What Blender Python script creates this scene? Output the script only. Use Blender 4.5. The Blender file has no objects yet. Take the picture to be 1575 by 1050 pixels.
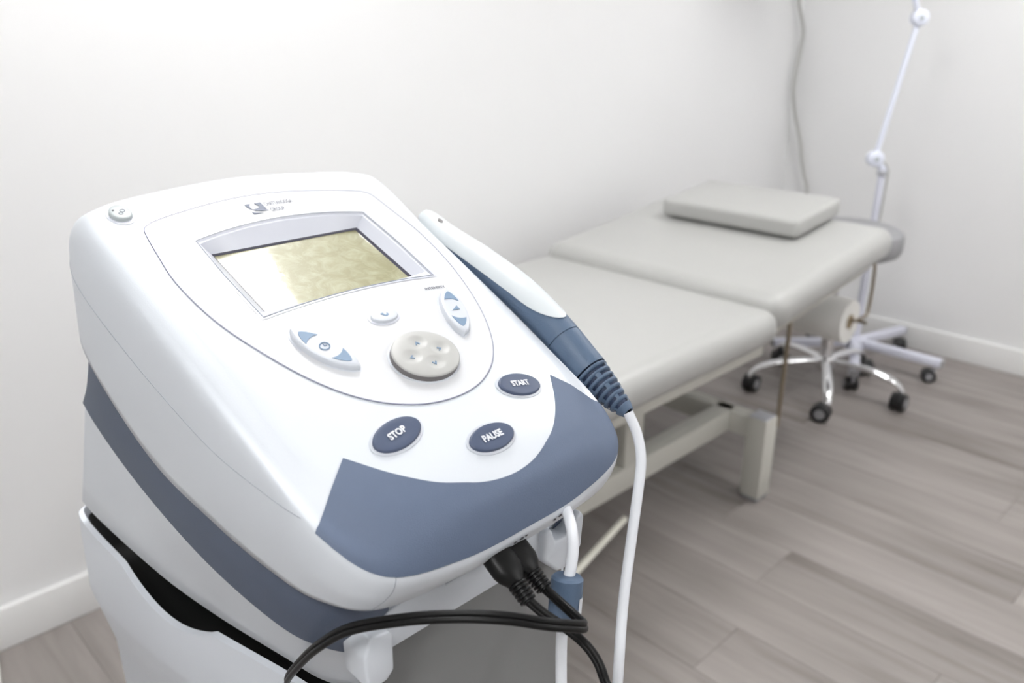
import bpy, bmesh, math, random
import numpy as np
from mathutils import Vector, Matrix
from mathutils.bvhtree import BVHTree
random.seed(7)
scn = bpy.context.scene
COL = scn.collection

# ------------------------------------------------------------------ camera
CAMH = 1.35
FPX, HOR, YAW = 1255.0, 475.0, math.radians(45.7)
PITCH = math.atan2(HOR, FPX)
cam_d = bpy.data.cameras.new('camera')
cam = bpy.data.objects.new('camera', cam_d)
COL.objects.link(cam)
scn.camera = cam
cam.location = (0, 0, CAMH)
cam.rotation_euler = (math.pi/2 - PITCH, 0, YAW - math.pi/2)
cam_d.sensor_width = 36.0
cam_d.sensor_fit = 'HORIZONTAL'
cam_d.lens = FPX/1575.0*36.0
cam_d.clip_start = 0.01
cam_d.dof.use_dof = True
cam_d.dof.focus_distance = 0.565
cam_d.dof.aperture_fstop = 6.3
cam_d.dof.aperture_blades = 7

# ------------------------------------------------------------------ world, lamps, exposure
world = bpy.data.worlds.new('world'); scn.world = world
world.use_nodes = True
world.node_tree.nodes['Background'].inputs[0].default_value = (0.9, 0.95, 1.0, 1)
world.node_tree.nodes['Background'].inputs[1].default_value = 0.05
scn.view_settings.view_transform = 'Standard'
scn.view_settings.look = 'None'
scn.view_settings.gamma = 1.0
scn.view_settings.exposure = 0.70
scn.view_settings.use_curve_mapping = False
PANEL_POWER = 14.0            # radiance of the ceiling LED panels
CEIL = 2.6
PANELS = [(0.80, 1.27), (2.75, 0.50), (-0.75, -0.35), (2.00, -1.40)]

# ------------------------------------------------------------------ helpers
MATS = {}
def mat(name, col, rough=0.5, metal=0.0, coat=0.0, spec=0.5, var=0.0, scale=20.0, bump=0.0, bscale=400.0, emit=None, estr=0.0):
    m = bpy.data.materials.new(name); m.use_nodes = True
    nt = m.node_tree; b = nt.nodes['Principled BSDF']
    b.inputs['Base Color'].default_value = (*col, 1)
    b.inputs['Roughness'].default_value = rough
    b.inputs['Metallic'].default_value = metal
    b.inputs['Coat Weight'].default_value = coat
    b.inputs['Specular IOR Level'].default_value = spec
    tc = nt.nodes.new('ShaderNodeTexCoord')
    nz = nt.nodes.new('ShaderNodeTexNoise'); nz.inputs['Scale'].default_value = scale; nz.inputs['Detail'].default_value = 4
    nt.links.new(tc.outputs['Object'], nz.inputs['Vector'])
    mr = nt.nodes.new('ShaderNodeMix'); mr.data_type = 'RGBA'
    mr.inputs[6].default_value = (*[c*(1-var) for c in col], 1)
    mr.inputs[7].default_value = (*[min(1, c*(1+var)) for c in col], 1)
    nt.links.new(nz.outputs['Fac'], mr.inputs[0])
    nt.links.new(mr.outputs[2], b.inputs['Base Color'])
    if bump > 0:
        n2 = nt.nodes.new('ShaderNodeTexNoise'); n2.inputs['Scale'].default_value = bscale; n2.inputs['Detail'].default_value = 2
        nt.links.new(tc.outputs['Object'], n2.inputs['Vector'])
        bp = nt.nodes.new('ShaderNodeBump'); bp.inputs['Strength'].default_value = bump; bp.inputs['Distance'].default_value = 0.001
        nt.links.new(n2.outputs['Fac'], bp.inputs['Height']); nt.links.new(bp.outputs['Normal'], b.inputs['Normal'])
    if emit:
        b.inputs['Emission Color'].default_value = (*emit, 1); b.inputs['Emission Strength'].default_value = estr
    MATS[name] = m
    return m

def wloc(o):
    v = Vector((0, 0, 0))
    while o is not None:
        v += o.location; o = o.parent
    return v

def tag(o, label=None, cat=None, group=None, kind=None):
    if label: o['label'] = label
    if cat: o['category'] = cat
    if group: o['group'] = group
    if kind: o['kind'] = kind
    return o

def empty(name, loc, label, cat, group=None):
    o = bpy.data.objects.new(name, None); COL.objects.link(o)
    o.empty_display_size = 0.05
    o.location = loc
    return tag(o, label, cat, group)

def obj(name, verts, faces, m, parent=None, smooth=True, origin=None, auto=None):
    """verts in world metres; stored relative to the parent (or to origin when top level)."""
    base = wloc(parent) if parent is not None else Vector(origin if origin is not None else (0, 0, 0))
    me = bpy.data.meshes.new(name)
    me.from_pydata([tuple(Vector(v) - base) for v in verts], [], faces)
    me.update()
    bm = bmesh.new(); bm.from_mesh(me)
    bmesh.ops.remove_doubles(bm, verts=bm.verts, dist=1e-6)
    bmesh.ops.recalc_face_normals(bm, faces=bm.faces)
    bm.to_mesh(me); bm.free()
    me.materials.append(MATS[m] if isinstance(m, str) else m)
    if smooth:
        me.polygons.foreach_set('use_smooth', [True]*len(me.polygons))
        if auto is not None: me.set_sharp_from_angle(angle=math.radians(auto))
    o = bpy.data.objects.new(name, me); COL.objects.link(o)
    if parent is not None: o.parent = parent
    else: o.location = base
    return o

def cr(points, n, closed=False):
    """Catmull-Rom through points, n samples per span"""
    P = np.array(points, float); N = len(P); out = []
    spans = N if closed else N-1
    for i in range(spans):
        if closed: p0, p1, p2, p3 = P[(i-1) % N], P[i], P[(i+1) % N], P[(i+2) % N]
        else:
            p1, p2 = P[i], P[i+1]
            p0 = P[i-1] if i > 0 else 2*p1-p2
            p3 = P[i+2] if i+2 < N else 2*p2-p1
        for k in range(n):
            t = k/n
            out.append(0.5*((2*p1)+(-p0+p2)*t+(2*p0-5*p1+4*p2-p3)*t*t+(-p0+3*p1-3*p2+p3)*t**3))
    if not closed: out.append(P[-1])
    return np.array(out)

def grid_faces(nr, nc, closed=False):
    f = []
    for r in range(nr-1):
        for c in range(nc if closed else nc-1):
            a, b = r*nc+c, r*nc+(c+1) % nc
            f.append((a, b, b+nc, a+nc))
    return f

def tube_geo(path, r, seg=12, cap=True, flat=1.0, up=None):
    P = [Vector(p) for p in path]; n = len(P)
    rs = [r]*n if np.isscalar(r) else list(r)
    T = []
    for i in range(n):
        a = P[max(0, i-1)]; b = P[min(n-1, i+1)]
        T.append((b-a).normalized())
    ref = Vector(up) if up else (Vector((0, 0, 1)) if abs(T[0].z) < 0.9 else Vector((1, 0, 0)))
    N = (ref - T[0]*ref.dot(T[0])).normalized()
    V = []; F = []
    for i in range(n):
        N = (N - T[i]*N.dot(T[i])).normalized()
        B = T[i].cross(N)
        for k in range(seg):
            a = 2*math.pi*k/seg
            V.append(P[i] + N*(math.cos(a)*rs[i]*flat) + B*(math.sin(a)*rs[i]))
    F = grid_faces(n, seg, True)
    if cap:
        F.append(tuple(range(seg))); F.append(tuple(range((n-1)*seg, n*seg)))
    return V, F

def tube(name, path, r, m, parent=None, seg=12, smooth_n=0, **k):
    org = k.pop('origin', None); au = k.pop('auto', 50)
    if smooth_n: path = cr(path, smooth_n)
    V, F = tube_geo(path, r, seg, **k)
    return obj(name, V, F, m, parent, origin=org, auto=au)

def lathe_geo(profile, center, axis='z', seg=32):
    V = []; c = Vector(center)
    for (rad, h) in profile:
        for k in range(seg):
            a = 2*math.pi*k/seg
            x, y = math.cos(a)*rad, math.sin(a)*rad
            if axis == 'z': v = Vector((x, y, h))
            elif axis == 'y': v = Vector((x, h, y))
            elif axis == 'x': v = Vector((h, x, y))
            else:
                A, B, D = axis; v = A*x + B*y + D*h
            V.append(c+v)
    F = grid_faces(len(profile), seg, True)
    F.append(tuple(range(seg))); F.append(tuple(range((len(profile)-1)*seg, len(profile)*seg)))
    return V, F

def lathe(name, profile, center, m, parent=None, axis='z', seg=32, auto=40, origin=None):
    V, F = lathe_geo(profile, center, axis, seg)
    return obj(name, V, F, m, parent, auto=auto, origin=origin)

def box_geo(lo, hi, bev=0.0, seg=3, M=None):
    bm = bmesh.new()
    bmesh.ops.create_cube(bm, size=1.0)
    for v in bm.verts:
        v.co = Vector([(lo[i]+hi[i])/2 + v.co[i]*(hi[i]-lo[i]) for i in range(3)])
    if bev > 0:
        bmesh.ops.bevel(bm, geom=list(bm.edges), offset=bev, segments=seg, profile=0.5, affect='EDGES')
    bm.verts.ensure_lookup_table(); bm.verts.index_update()
    V = [v.co.copy() for v in bm.verts]
    if M is not None: V = [M @ v for v in V]
    F = [tuple(v.index for v in f.verts) for f in bm.faces]
    bm.free()
    return V, F

def box(name, lo, hi, m, parent=None, bev=0.0, seg=3, M=None, origin=None, auto=35):
    V, F = box_geo(lo, hi, bev, seg, M)
    return obj(name, V, F, m, parent, smooth=bev > 0, origin=origin, auto=auto if bev > 0 else None)

def prism_geo(poly, lo, hi, frame):
    """poly in 2D -> extruded between lo and hi along frame normal. frame=(P,A,B,N)"""
    P, A, B, N = frame; n = len(poly)
    V = [P+A*u+B*v+N*lo for u, v in poly] + [P+A*u+B*v+N*hi for u, v in poly]
    F = [(i, (i+1) % n, n+(i+1) % n, n+i) for i in range(n)]
    F += [tuple(range(n)), tuple(range(n, 2*n))]
    return V, F

def merge(*geos):
    V = []; F = []
    for v, f in geos:
        o = len(V); V += list(v); F += [tuple(i+o for i in q) for q in f]
    return V, F

# ------------------------------------------------------------------ materials
mat('wall_paint', (0.80, 0.80, 0.80), 0.85, var=0.01, scale=3, bump=0.05, bscale=300)
mat('ceiling_paint', (0.9, 0.9, 0.9), 0.9, var=0.01)
mat('skirting', (0.82, 0.82, 0.81), 0.4, var=0.01)
mat('shell_white', (0.69, 0.725, 0.77), 0.32, var=0.008, bump=0.04, bscale=900)
mat('panel_white', (0.68, 0.69, 0.71), 0.35, var=0.005)
mat('key_white', (0.62, 0.65, 0.70), 0.35, var=0.01)
mat('bezel', (0.66, 0.68, 0.75), 0.3, var=0.01)
mat('seam', (0.27, 0.28, 0.36), 0.5, var=0.05)
mat('seam_soft', (0.36, 0.39, 0.44), 0.5, var=0.05)
mat('dark_edge', (0.07, 0.07, 0.10), 0.35, var=0.05)
mat('soft_blue', (0.112, 0.148, 0.225), 0.55, var=0.04, scale=60, bump=0.25, bscale=1500)
mat('band_blue', (0.085, 0.108, 0.160), 0.5, var=0.05, scale=40, bump=0.2, bscale=1500)
mat('key_blue', (0.066, 0.088, 0.150), 0.45, var=0.03)
mat('icon_blue', (0.19, 0.28, 0.40), 0.5, var=0.02)
mat('wand_blue', (0.090, 0.138, 0.215), 0.45, var=0.04, scale=50, bump=0.2, bscale=1200)
mat('wand_groove', (0.02, 0.035, 0.08), 0.6, var=0.05)
mat('wand_white', (0.66, 0.70, 0.72), 0.3, var=0.01)
mat('knob_gray', (0.47, 0.47, 0.455), 0.45, var=0.02)
mat('knob_side', (0.17, 0.16, 0.16), 0.5, var=0.05)
mat('print_white', (0.72, 0.74, 0.78), 0.5, var=0.01)
mat('print_gray', (0.13, 0.14, 0.18), 0.5, var=0.01)
mat('print_dark', (0.06, 0.06, 0.07), 0.5, var=0.05)
mat('light_gray', (0.42, 0.46, 0.47), 0.4, var=0.02)
mat('black_rubber', (0.005, 0.005, 0.005), 0.4, var=0.1, scale=80, spec=0.22)
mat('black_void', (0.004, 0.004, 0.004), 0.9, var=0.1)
mat('cable_white', (0.80, 0.82, 0.86), 0.35, var=0.01)
mat('cart_white', (0.70, 0.735, 0.785), 0.35, var=0.01, bump=0.04, bscale=700)
mat('cart_gray', (0.21, 0.21, 0.21), 0.55, var=0.03, scale=30)
mat('vinyl', (0.435, 0.435, 0.42), 0.33, var=0.02, scale=15, bump=0.12, bscale=500)
mat('vinyl_gray', (0.30, 0.30, 0.31), 0.45, var=0.02, bump=0.1, bscale=500)
mat('bed_frame', (0.56, 0.55, 0.50), 0.45, var=0.02)
mat('chrome', (0.85, 0.85, 0.86), 0.08, 1.0, var=0.01)
mat('foot_bar_glint', (0.95, 0.93, 0.82), 0.25, 0.0, var=0.01, coat=1.0)  # chrome bar's bright reflection painted in as a pale cream base colour
mat('bronze_steel', (0.34, 0.29, 0.22), 0.3, 1.0, var=0.05)
mat('dull_steel', (0.55, 0.56, 0.60), 0.35, 0.6, var=0.03)
mat('stand_white', (0.68, 0.69, 0.78), 0.35, var=0.02)
mat('lamp_white', (0.78, 0.81, 0.92), 0.4, var=0.01)
mat('paper', (0.80, 0.79, 0.76), 0.9, var=0.02, bump=0.1)
mat('cardboard', (0.33, 0.26, 0.17), 0.9, var=0.1)
mat('cord_gray', (0.46, 0.46, 0.44), 0.5, var=0.02)
mat('caster_black', (0.015, 0.015, 0.016), 0.4, var=0.1)
mat('caster_gray', (0.30, 0.30, 0.31), 0.4, var=0.05)
mat('led', (0.9, 0.9, 0.9), 0.5, emit=(1.0, 1.0, 1.0), estr=PANEL_POWER)
mat('alu_white', (0.85, 0.85, 0.85), 0.4, var=0.01)

def plank_material():
    m = bpy.data.materials.new('plank'); m.use_nodes = True
    nt = m.node_tree; b = nt.nodes['Principled BSDF']; L = nt.links
    tc = nt.nodes.new('ShaderNodeTexCoord'); oi = nt.nodes.new('ShaderNodeObjectInfo')
    mp = nt.nodes.new('ShaderNodeMapping'); mp.inputs['Scale'].default_value = (26, 1.6, 1)
    L.new(tc.outputs['Object'], mp.inputs['Vector'])
    sh = nt.nodes.new('ShaderNodeVectorMath'); sh.operation = 'ADD'
    cb = nt.nodes.new('ShaderNodeCombineXYZ')
    mu = nt.nodes.new('ShaderNodeMath'); mu.operation = 'MULTIPLY'; mu.inputs[1].default_value = 57.0
    L.new(oi.outputs['Random'], mu.inputs[0]); L.new(mu.outputs[0], cb.inputs[0]); L.new(mu.outputs[0], cb.inputs[1]); L.new(mu.outputs[0], cb.inputs[2])
    L.new(mp.outputs[0], sh.inputs[0]); L.new(cb.outputs[0], sh.inputs[1])
    n1 = nt.nodes.new('ShaderNodeTexNoise'); n1.inputs['Scale'].default_value = 1.0; n1.inputs['Detail'].default_value = 7; n1.inputs['Roughness'].default_value = 0.62; n1.inputs['Distortion'].default_value = 0.6
    L.new(sh.outputs[0], n1.inputs['Vector'])
    mp2 = nt.nodes.new('ShaderNodeMapping'); mp2.inputs['Scale'].default_value = (7, 1.1, 1)
    L.new(tc.outputs['Object'], mp2.inputs['Vector'])
    sh2 = nt.nodes.new('ShaderNodeVectorMath'); sh2.operation = 'ADD'
    L.new(mp2.outputs[0], sh2.inputs[0]); L.new(cb.outputs[0], sh2.inputs[1])
    n2 = nt.nodes.new('ShaderNodeTexNoise'); n2.inputs['Scale'].default_value = 1.0; n2.inputs['Detail'].default_value = 3
    L.new(sh2.outputs[0], n2.inputs['Vector'])
    ad = nt.nodes.new('ShaderNodeMath'); ad.operation = 'ADD'
    L.new(n1.outputs['Fac'], ad.inputs[0]); L.new(n2.outputs['Fac'], ad.inputs[1])
    rm = nt.nodes.new('ShaderNodeMath'); rm.operation = 'MULTIPLY_ADD'; rm.inputs[1].default_value = 0.16; rm.inputs[2].default_value = 0.0
    L.new(oi.outputs['Random'], rm.inputs[0])
    ad2 = nt.nodes.new('ShaderNodeMath'); ad2.operation = 'ADD'
    L.new(ad.outputs[0], ad2.inputs[0]); L.new(rm.outputs[0], ad2.inputs[1])
    mr = nt.nodes.new('ShaderNodeMapRange'); mr.inputs[1].default_value = 0.70; mr.inputs[2].default_value = 1.42
    L.new(ad2.outputs[0], mr.inputs[0])
    rp = nt.nodes.new('ShaderNodeValToRGB')
    rp.color_ramp.elements[0].color = (0.165, 0.143, 0.130, 1); rp.color_ramp.elements[1].color = (0.345, 0.313, 0.296, 1)
    e = rp.color_ramp.elements.new(0.5); e.color = (0.270, 0.243, 0.228, 1)
    L.new(mr.outputs[0], rp.inputs[0]); L.new(rp.outputs[0], b.inputs['Base Color'])
    b.inputs['Roughness'].default_value = 0.5
    bp = nt.nodes.new('ShaderNodeBump'); bp.inputs['Strength'].default_value = 0.15; bp.inputs['Distance'].default_value = 0.001
    L.new(n1.outputs['Fac'], bp.inputs['Height']); L.new(bp.outputs['Normal'], b.inputs['Normal'])
    MATS['plank'] = m
plank_material()

def lcd_material():
    m = bpy.data.materials.new('lcd'); m.use_nodes = True
    nt = m.node_tree; b = nt.nodes['Principled BSDF']; L = nt.links
    tc = nt.nodes.new('ShaderNodeTexCoord')
    n1 = nt.nodes.new('ShaderNodeTexNoise'); n1.inputs['Scale'].default_value = 60; n1.inputs['Detail'].default_value = 10; n1.inputs['Roughness'].default_value = 0.7; n1.inputs['Distortion'].default_value = 1.2
    L.new(tc.outputs['Object'], n1.inputs['Vector'])
    rp = nt.nodes.new('ShaderNodeValToRGB')
    rp.color_ramp.elements[0].position = 0.42; rp.color_ramp.elements[0].color = (0.25, 0.235, 0.10, 1)
    rp.color_ramp.elements[1].position = 0.72; rp.color_ramp.elements[1].color = (0.40, 0.39, 0.23, 1)
    L.new(n1.outputs['Fac'], rp.inputs[0]); L.new(rp.outputs[0], b.inputs['Base Color'])
    b.inputs['Roughness'].default_value = 0.35
    b.inputs['Coat Weight'].default_value = 1.0; b.inputs['Coat Roughness'].default_value = 0.05; b.inputs['Coat IOR'].default_value = 1.6
    n2 = nt.nodes.new('ShaderNodeTexNoise'); n2.inputs['Scale'].default_value = 70; n2.inputs['Detail'].default_value = 6; n2.inputs['Distortion'].default_value = 3
    L.new(tc.outputs['Object'], n2.inputs['Vector'])
    bp = nt.nodes.new('ShaderNodeBump'); bp.inputs['Strength'].default_value = 0.08; bp.inputs['Distance'].default_value = 0.0004
    L.new(n2.outputs['Fac'], bp.inputs['Height']); L.new(bp.outputs['Normal'], b.inputs['Coat Normal'])
    MATS['lcd'] = m
lcd_material()

# ------------------------------------------------------------------ room
XW, YW = 3.747, 1.938
X0, Y0 = -1.75, -2.2
T = 0.08
def struct(name, lo, hi, m, bev=0.0):
    o = box(name, lo, hi, m, None, bev, origin=((lo[0]+hi[0])/2, (lo[1]+hi[1])/2, lo[2]))
    o['kind'] = 'structure'
    return o
floor = struct('floor', (X0, Y0, -0.05), (XW, YW, -0.006), 'cart_gray')
struct('ceiling', (X0-T, Y0-T, CEIL), (XW+T, YW+T, CEIL+T), 'ceiling_paint')
struct('wall_back', (X0-T, YW, -0.05), (XW+T, YW+T, CEIL), 'wall_paint')
struct('wall_right', (XW, Y0-T, -0.05), (XW+T, YW, CEIL), 'wall_paint')
struct('wall_left', (X0-T, Y0-T, -0.05), (X0, YW, CEIL), 'wall_paint')
struct('wall_front', (X0, Y0-T, -0.05), (XW, Y0, CEIL), 'wall_paint')
BBH = 0.108
struct('baseboard_back', (X0, YW-0.016, 0), (XW, YW, BBH), 'skirting', 0.003)
struct('baseboard_right', (XW-0.016, Y0, 0), (XW, YW-0.016, BBH), 'skirting', 0.003)
struct('baseboard_left', (X0, Y0, 0), (X0+0.016, YW-0.016, BBH), 'skirting', 0.003)
struct('baseboard_front', (X0+0.016, Y0, 0), (XW-0.016, Y0+0.016, BBH), 'skirting', 0.003)
# floor planks (each its own piece, laid across the room)
PW, PL = 0.192, 1.25
def plank_mesh(w, l):
    V, F = box_geo((0, 0, -0.006), (w, l, 0), 0.0008, 1)
    me = bpy.data.meshes.new('plank'); me.from_pydata([tuple(v) for v in V], [], F); me.update()
    me.materials.append(MATS['plank'])
    return me
_pm = {}
ncol = int(math.ceil((XW-X0)/PW))
for i in range(ncol):
    x0 = X0+i*PW; w = min(PW, XW-x0)
    if w < 0.01: continue
    y = Y0 - random.random()*PL
    while y < YW:
        a, b2 = max(y, Y0), min(y+PL, YW)
        y += PL
        if b2-a < 0.01: continue
        key = (round(w-0.0006, 4), round(b2-a-0.0006, 4))
        if key not in _pm: _pm[key] = plank_mesh(*key)
        o = bpy.data.objects.new('plank', _pm[key]); COL.objects.link(o)
        o.parent = floor
        o.location = Vector((x0+0.0003, a+0.0003, 0)) - floor.location
# ceiling LED panels
for i, (px, py) in enumerate(PANELS):
    where = ['above the cart near the back wall', 'beside the treatment table', 'over the near left of the room', 'over the near right of the room'][i]
    r = empty('ceiling_light', (px, py, CEIL-0.03), 'square white LED ceiling panel '+where, 'ceiling light', 'ceiling LED panels')
    hs = 0.30
    geos = [box_geo((px-hs-.02, py-hs-.02, CEIL-.03), (px+hs+.02, py-hs, CEIL), 0), box_geo((px-hs-.02, py+hs, CEIL-.03), (px+hs+.02, py+hs+.02, CEIL), 0),
            box_geo((px-hs-.02, py-hs, CEIL-.03), (px-hs, py+hs, CEIL), 0), box_geo((px+hs, py-hs, CEIL-.03), (px+hs+.02, py+hs, CEIL), 0)]
    obj('frame', *merge(*geos), 'alu_white', r, smooth=False)
    box('diffuser', (px-hs, py-hs, CEIL-.022), (px+hs, py+hs, CEIL-.012), 'led', r)

# ------------------------------------------------------------------ treatment table
BY0, BY1 = 0.95, 1.80
bed = empty('treatment_table', (1.6, 1.35, 0), 'light grey padded treatment table with cream frame along the back wall', 'treatment table')
box('foot_cushion', (0.78, BY0, 0.572), (1.926, BY1, 0.672), 'vinyl', bed, 0.046, 7)
TILT = math.radians(6.8)
Mh = Matrix.Translation((1.908, 0, 0.600)) @ Matrix.Rotation(-TILT, 4, 'Y')
box('head_cushion', (0, BY0, 0), (0.715, BY1, 0.103), 'vinyl', bed, 0.046, 7, M=Mh)
# upper frame
fr = []
fr.append(box_geo((0.82, 1.00, 0.530), (1.93, 1.04, 0.574), 0.004, 2)); fr.append(box_geo((0.82, BY1-.09, 0.530), (1.93, BY1-.05, 0.574), 0.004, 2))
for x in (0.82, 1.35, 1.89): fr.append(box_geo((x, 1.03, 0.532), (x+.04, BY1-.06, 0.572), 0.004, 2))
obj('seat_frame', *merge(*fr), 'bed_frame', bed, auto=35)
fr = [box_geo((0.05, 1.00, -0.032), (0.66, 1.035, 0.004), 0.004, 2, Mh), box_geo((0.05, BY1-.085, -0.032), (0.66, BY1-.05, 0.004), 0.004, 2, Mh), box_geo((0.60, 1.03, -0.03), (0.64, BY1-.06, 0.002), 0.004, 2, Mh)]
obj('head_frame', *merge(*fr), 'bed_frame', bed, auto=35)
# base
RZ0, RZ1 = 0.200, 0.268
box('base_rail', (0.86, 1.152, RZ0), (2.10, 1.212, RZ1), 'bed_frame', bed, 0.004, 2)
box('base_rail', (0.86, 1.49, RZ0), (2.10, 1.55, RZ1), 'bed_frame', bed, 0.004, 2)
for x in (2.058, 0.862):
    box('cross_bar', (x, 1.06, RZ0), (x+.05, 1.64, RZ1), 'bed_frame', bed, 0.004, 2)
for x in (2.046, 0.85):
    for y in (1.022, 1.612):
        lg = box('leg', (x, y, 0.012), (x+.068, y+.066, 0.276), 'bed_frame', bed, 0.006, 2)
        box('foot_pad', (x+.004, y+.004, 0), (x+.064, y+.062, 0.014), 'caster_gray', lg, 0.003, 2)
        box('end_cap', (x+.004, y+.004, 0.274), (x+.064, y+.062, 0.279), 'dull_steel', lg, 0.002, 2)
for x in (1.545, 0.98):
    for y in (1.156, 1.494):
        box('post', (x, y, RZ1-.002), (x+.076, y+.05, 0.535), 'bed_frame', bed, 0.004, 2)
for y in (1.17, 1.51):
    V, F = tube_geo([(1.50, y, 0.30), (1.08, y, 0.50)], 0.018, 10)
    obj('scissor_arm', V, F, 'bed_frame', bed, auto=50)
tube('support_strut', [(2.128, 1.03, 0.235), (2.128, 1.03, 0.60)], 0.0065, 'bronze_steel', bed, 10)
tube('foot_bar', [(0.95, 1.055, 0.105), (1.30, 1.100, 0.10), (1.565, 1.162, 0.10)], 0.010, 'foot_bar_glint', bed, 12)
for x, y in ((0.97, 1.06),):
    tube('foot_bar_bracket', [(x, y, 0.10), (x, 1.18, 0.16), (x, 1.185, 0.205)], 0.007, 'dull_steel', bed, 8)
# paper roll and its wire hanger
tube('roll_hanger', [(2.545, 1.04, 0.655), (2.640, 1.022, 0.650), (2.655, 1.018, 0.60), (2.655, 1.018, 0.49), (2.640, 1.02, 0.468), (2.585, 1.02, 0.466), (2.572, 1.03, 0.466), (2.572, 1.63, 0.466), (2.60, 1.645, 0.49), (2.60, 1.645, 0.65)], 0.0055, 'bronze_steel', bed, 8, smooth_n=4)
ROLLC = (2.572, 1.04, 0.458)
roll = empty('paper_roll', (2.572, 1.30, 0.385), 'white couch paper roll hanging under the head of the treatment table', 'paper roll')
lathe('paper', [(0.024, 0), (0.073, 0), (0.074, 0.004), (0.074, 0.556), (0.073, 0.56), (0.024, 0.56)], ROLLC, 'paper', roll, 'y', 40)
lathe('core', [(0.019, -0.002), (0.0245, -0.002), (0.0245, 0.562), (0.019, 0.562)], ROLLC, 'cardboard', roll, 'y', 28)
# pillow
Mp = Matrix.Translation((1.908, 0, 0.600)) @ Matrix.Rotation(-TILT, 4, 'Y') @ Matrix.Translation((0, 0, 0.1035))
pil = empty('pillow', Mp @ Vector((0.57, 1.39, 0)), 'flat light grey vinyl pillow lying on the head of the treatment table', 'pillow')
box('cushion', (0.425, 1.135, 0.006), (0.715, 1.635, 0.066), 'vinyl', pil, 0.017, 5, M=Mp)
box('pillow_shade', (0.45, 1.16, 0.0), (0.69, 1.61, 0.008), 'black_rubber', pil, 0, M=Mp)  # black sheet put in for the shadow under the pillow

# ------------------------------------------------------------------ stool
def caster(parent, x, y, ztop, ang, rw=0.035, gap=0.012, stem='chrome'):
    dx, dy = math.cos(ang), math.sin(ang)
    cx, cy = x-dx*0.018, y-dy*0.018
    ax = Vector((-dy, dx, 0)); u = Vector((dx, dy, 0)); w = Vector((0, 0, 1))
    c = tube('caster', [(x, y, rw*1.2), (x, y, ztop)], 0.006, stem, parent, 8)
    lathe('wheel_fork', [(0.004, -gap*0.8), (rw*0.92, -gap*0.8), (rw*0.92, gap*0.8), (0.004, gap*0.8)], (cx, cy, rw+.004), 'caster_black', c, (u, w, ax), 16)
    for s in (-1, 1):
        prof = [(0.003, 0), (rw*0.75, 0), (rw, 0.003), (rw, 0.015), (rw*0.8, 0.019), (rw*0.62, 0.019), (rw*0.58, 0.016), (0.003, 0.016)]
        prof = [(r_, s*(gap*0.7+h_)) for r_, h_ in prof]
        wh = lathe('wheel', prof, (cx, cy, rw), 'caster_black', c, (u, w, ax), 24)
        lathe('hub_cap', [(0.002, s*(gap*.7+.0155)), (rw*.56, s*(gap*.7+.0155)), (rw*.5, s*(gap*.7+.0195)), (0.002, s*(gap*.7+.0195))], (cx, cy, rw), 'caster_gray', c, (u, w, ax), 20)
    return c

SX, SY = 2.99, 1.283
stool = empty('wheeled_stool', (SX, SY, 0), 'grey round seated stool on five chrome legs behind the treatment table', 'stool')
lathe('seat', [(0.01, 0.575), (0.185, 0.575), (0.202, 0.583), (0.210, 0.60), (0.212, 0.645), (0.206, 0.662), (0.190, 0.671), (0.01, 0.674)], (SX, SY, 0), 'vinyl_gray', stool, seg=48)
lathe('seat_plate', [(0.01, 0.545), (0.10, 0.55), (0.10, 0.575), (0.01, 0.575)], (SX, SY, 0), 'dull_steel', stool, seg=24)
lathe('column', [(0.014, 0.34), (0.014, 0.548)], (SX, SY, 0), 'chrome', stool, seg=20)
lathe('column_sleeve', [(0.025, 0.10), (0.025, 0.35), (0.018, 0.352)], (SX, SY, 0), 'chrome', stool, seg=24)
lathe('hub', [(0.02, 0.095), (0.034, 0.10), (0.038, 0.12), (0.036, 0.145), (0.028, 0.152)], (SX, SY, 0), 'chrome', stool, seg=24)
for k in range(5):
    a = math.radians(-151+72*k); c, s = math.cos(a), math.sin(a)
    R = 0.295
    pts = [(SX+c*r, SY+s*r, z) for r, z in ((0.02, 0.134), (0.10, 0.134), (0.18, 0.127), (0.24, 0.112), (0.278, 0.092), (R, 0.070))]
    P = cr(pts, 5)
    rr = np.interp(np.linspace(0, 1, len(P)), [0, .35, .62, .75, 1], [0.016, 0.018, 0.019, 0.0155, 0.013])
    V, F = tube_geo(P, list(rr), 14, flat=0.62)
    lg = obj('leg', V, F, 'chrome', stool, auto=50)
    caster(stool, SX+c*R, SY+s*R, 0.072, a+random.uniform(-.6, .6)+1.2)

# ------------------------------------------------------------------ lamp on wheeled stand
LX, LY = 3.372, 1.328
lamp = empty('magnifier_lamp', (LX, LY, 0), 'white jointed lamp on a wheeled floor stand in the corner', 'lamp')
lathe('hub', [(0.02, 0.072), (0.045, 0.074), (0.045, 0.118), (0.03, 0.125)], (LX, LY, 0), 'stand_white', lamp, seg=24)
for k in range(5):
    a = math.radians(-156+72*k); c, s = math.cos(a), math.sin(a)
    M = Matrix.Translation((LX, LY, 0)) @ Matrix.Rotation(a, 4, 'Z') @ Matrix.Rotation(math.radians(2.2), 4, 'Y')
    lg = box('leg', (0.03, -0.019, 0.084), (0.345, 0.019, 0.116), 'stand_white', lamp, 0.003, 2, M=M)
    box('end_cap', (0.344, -0.018, 0.085), (0.350, 0.018, 0.115), 'caster_gray', lg, 0, M=M)
    caster(lamp, LX+c*0.325, LY+s*0.325, 0.082, a+random.uniform(-.5, .5)+0.7, rw=0.027, gap=.010, stem='dull_steel')
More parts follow.
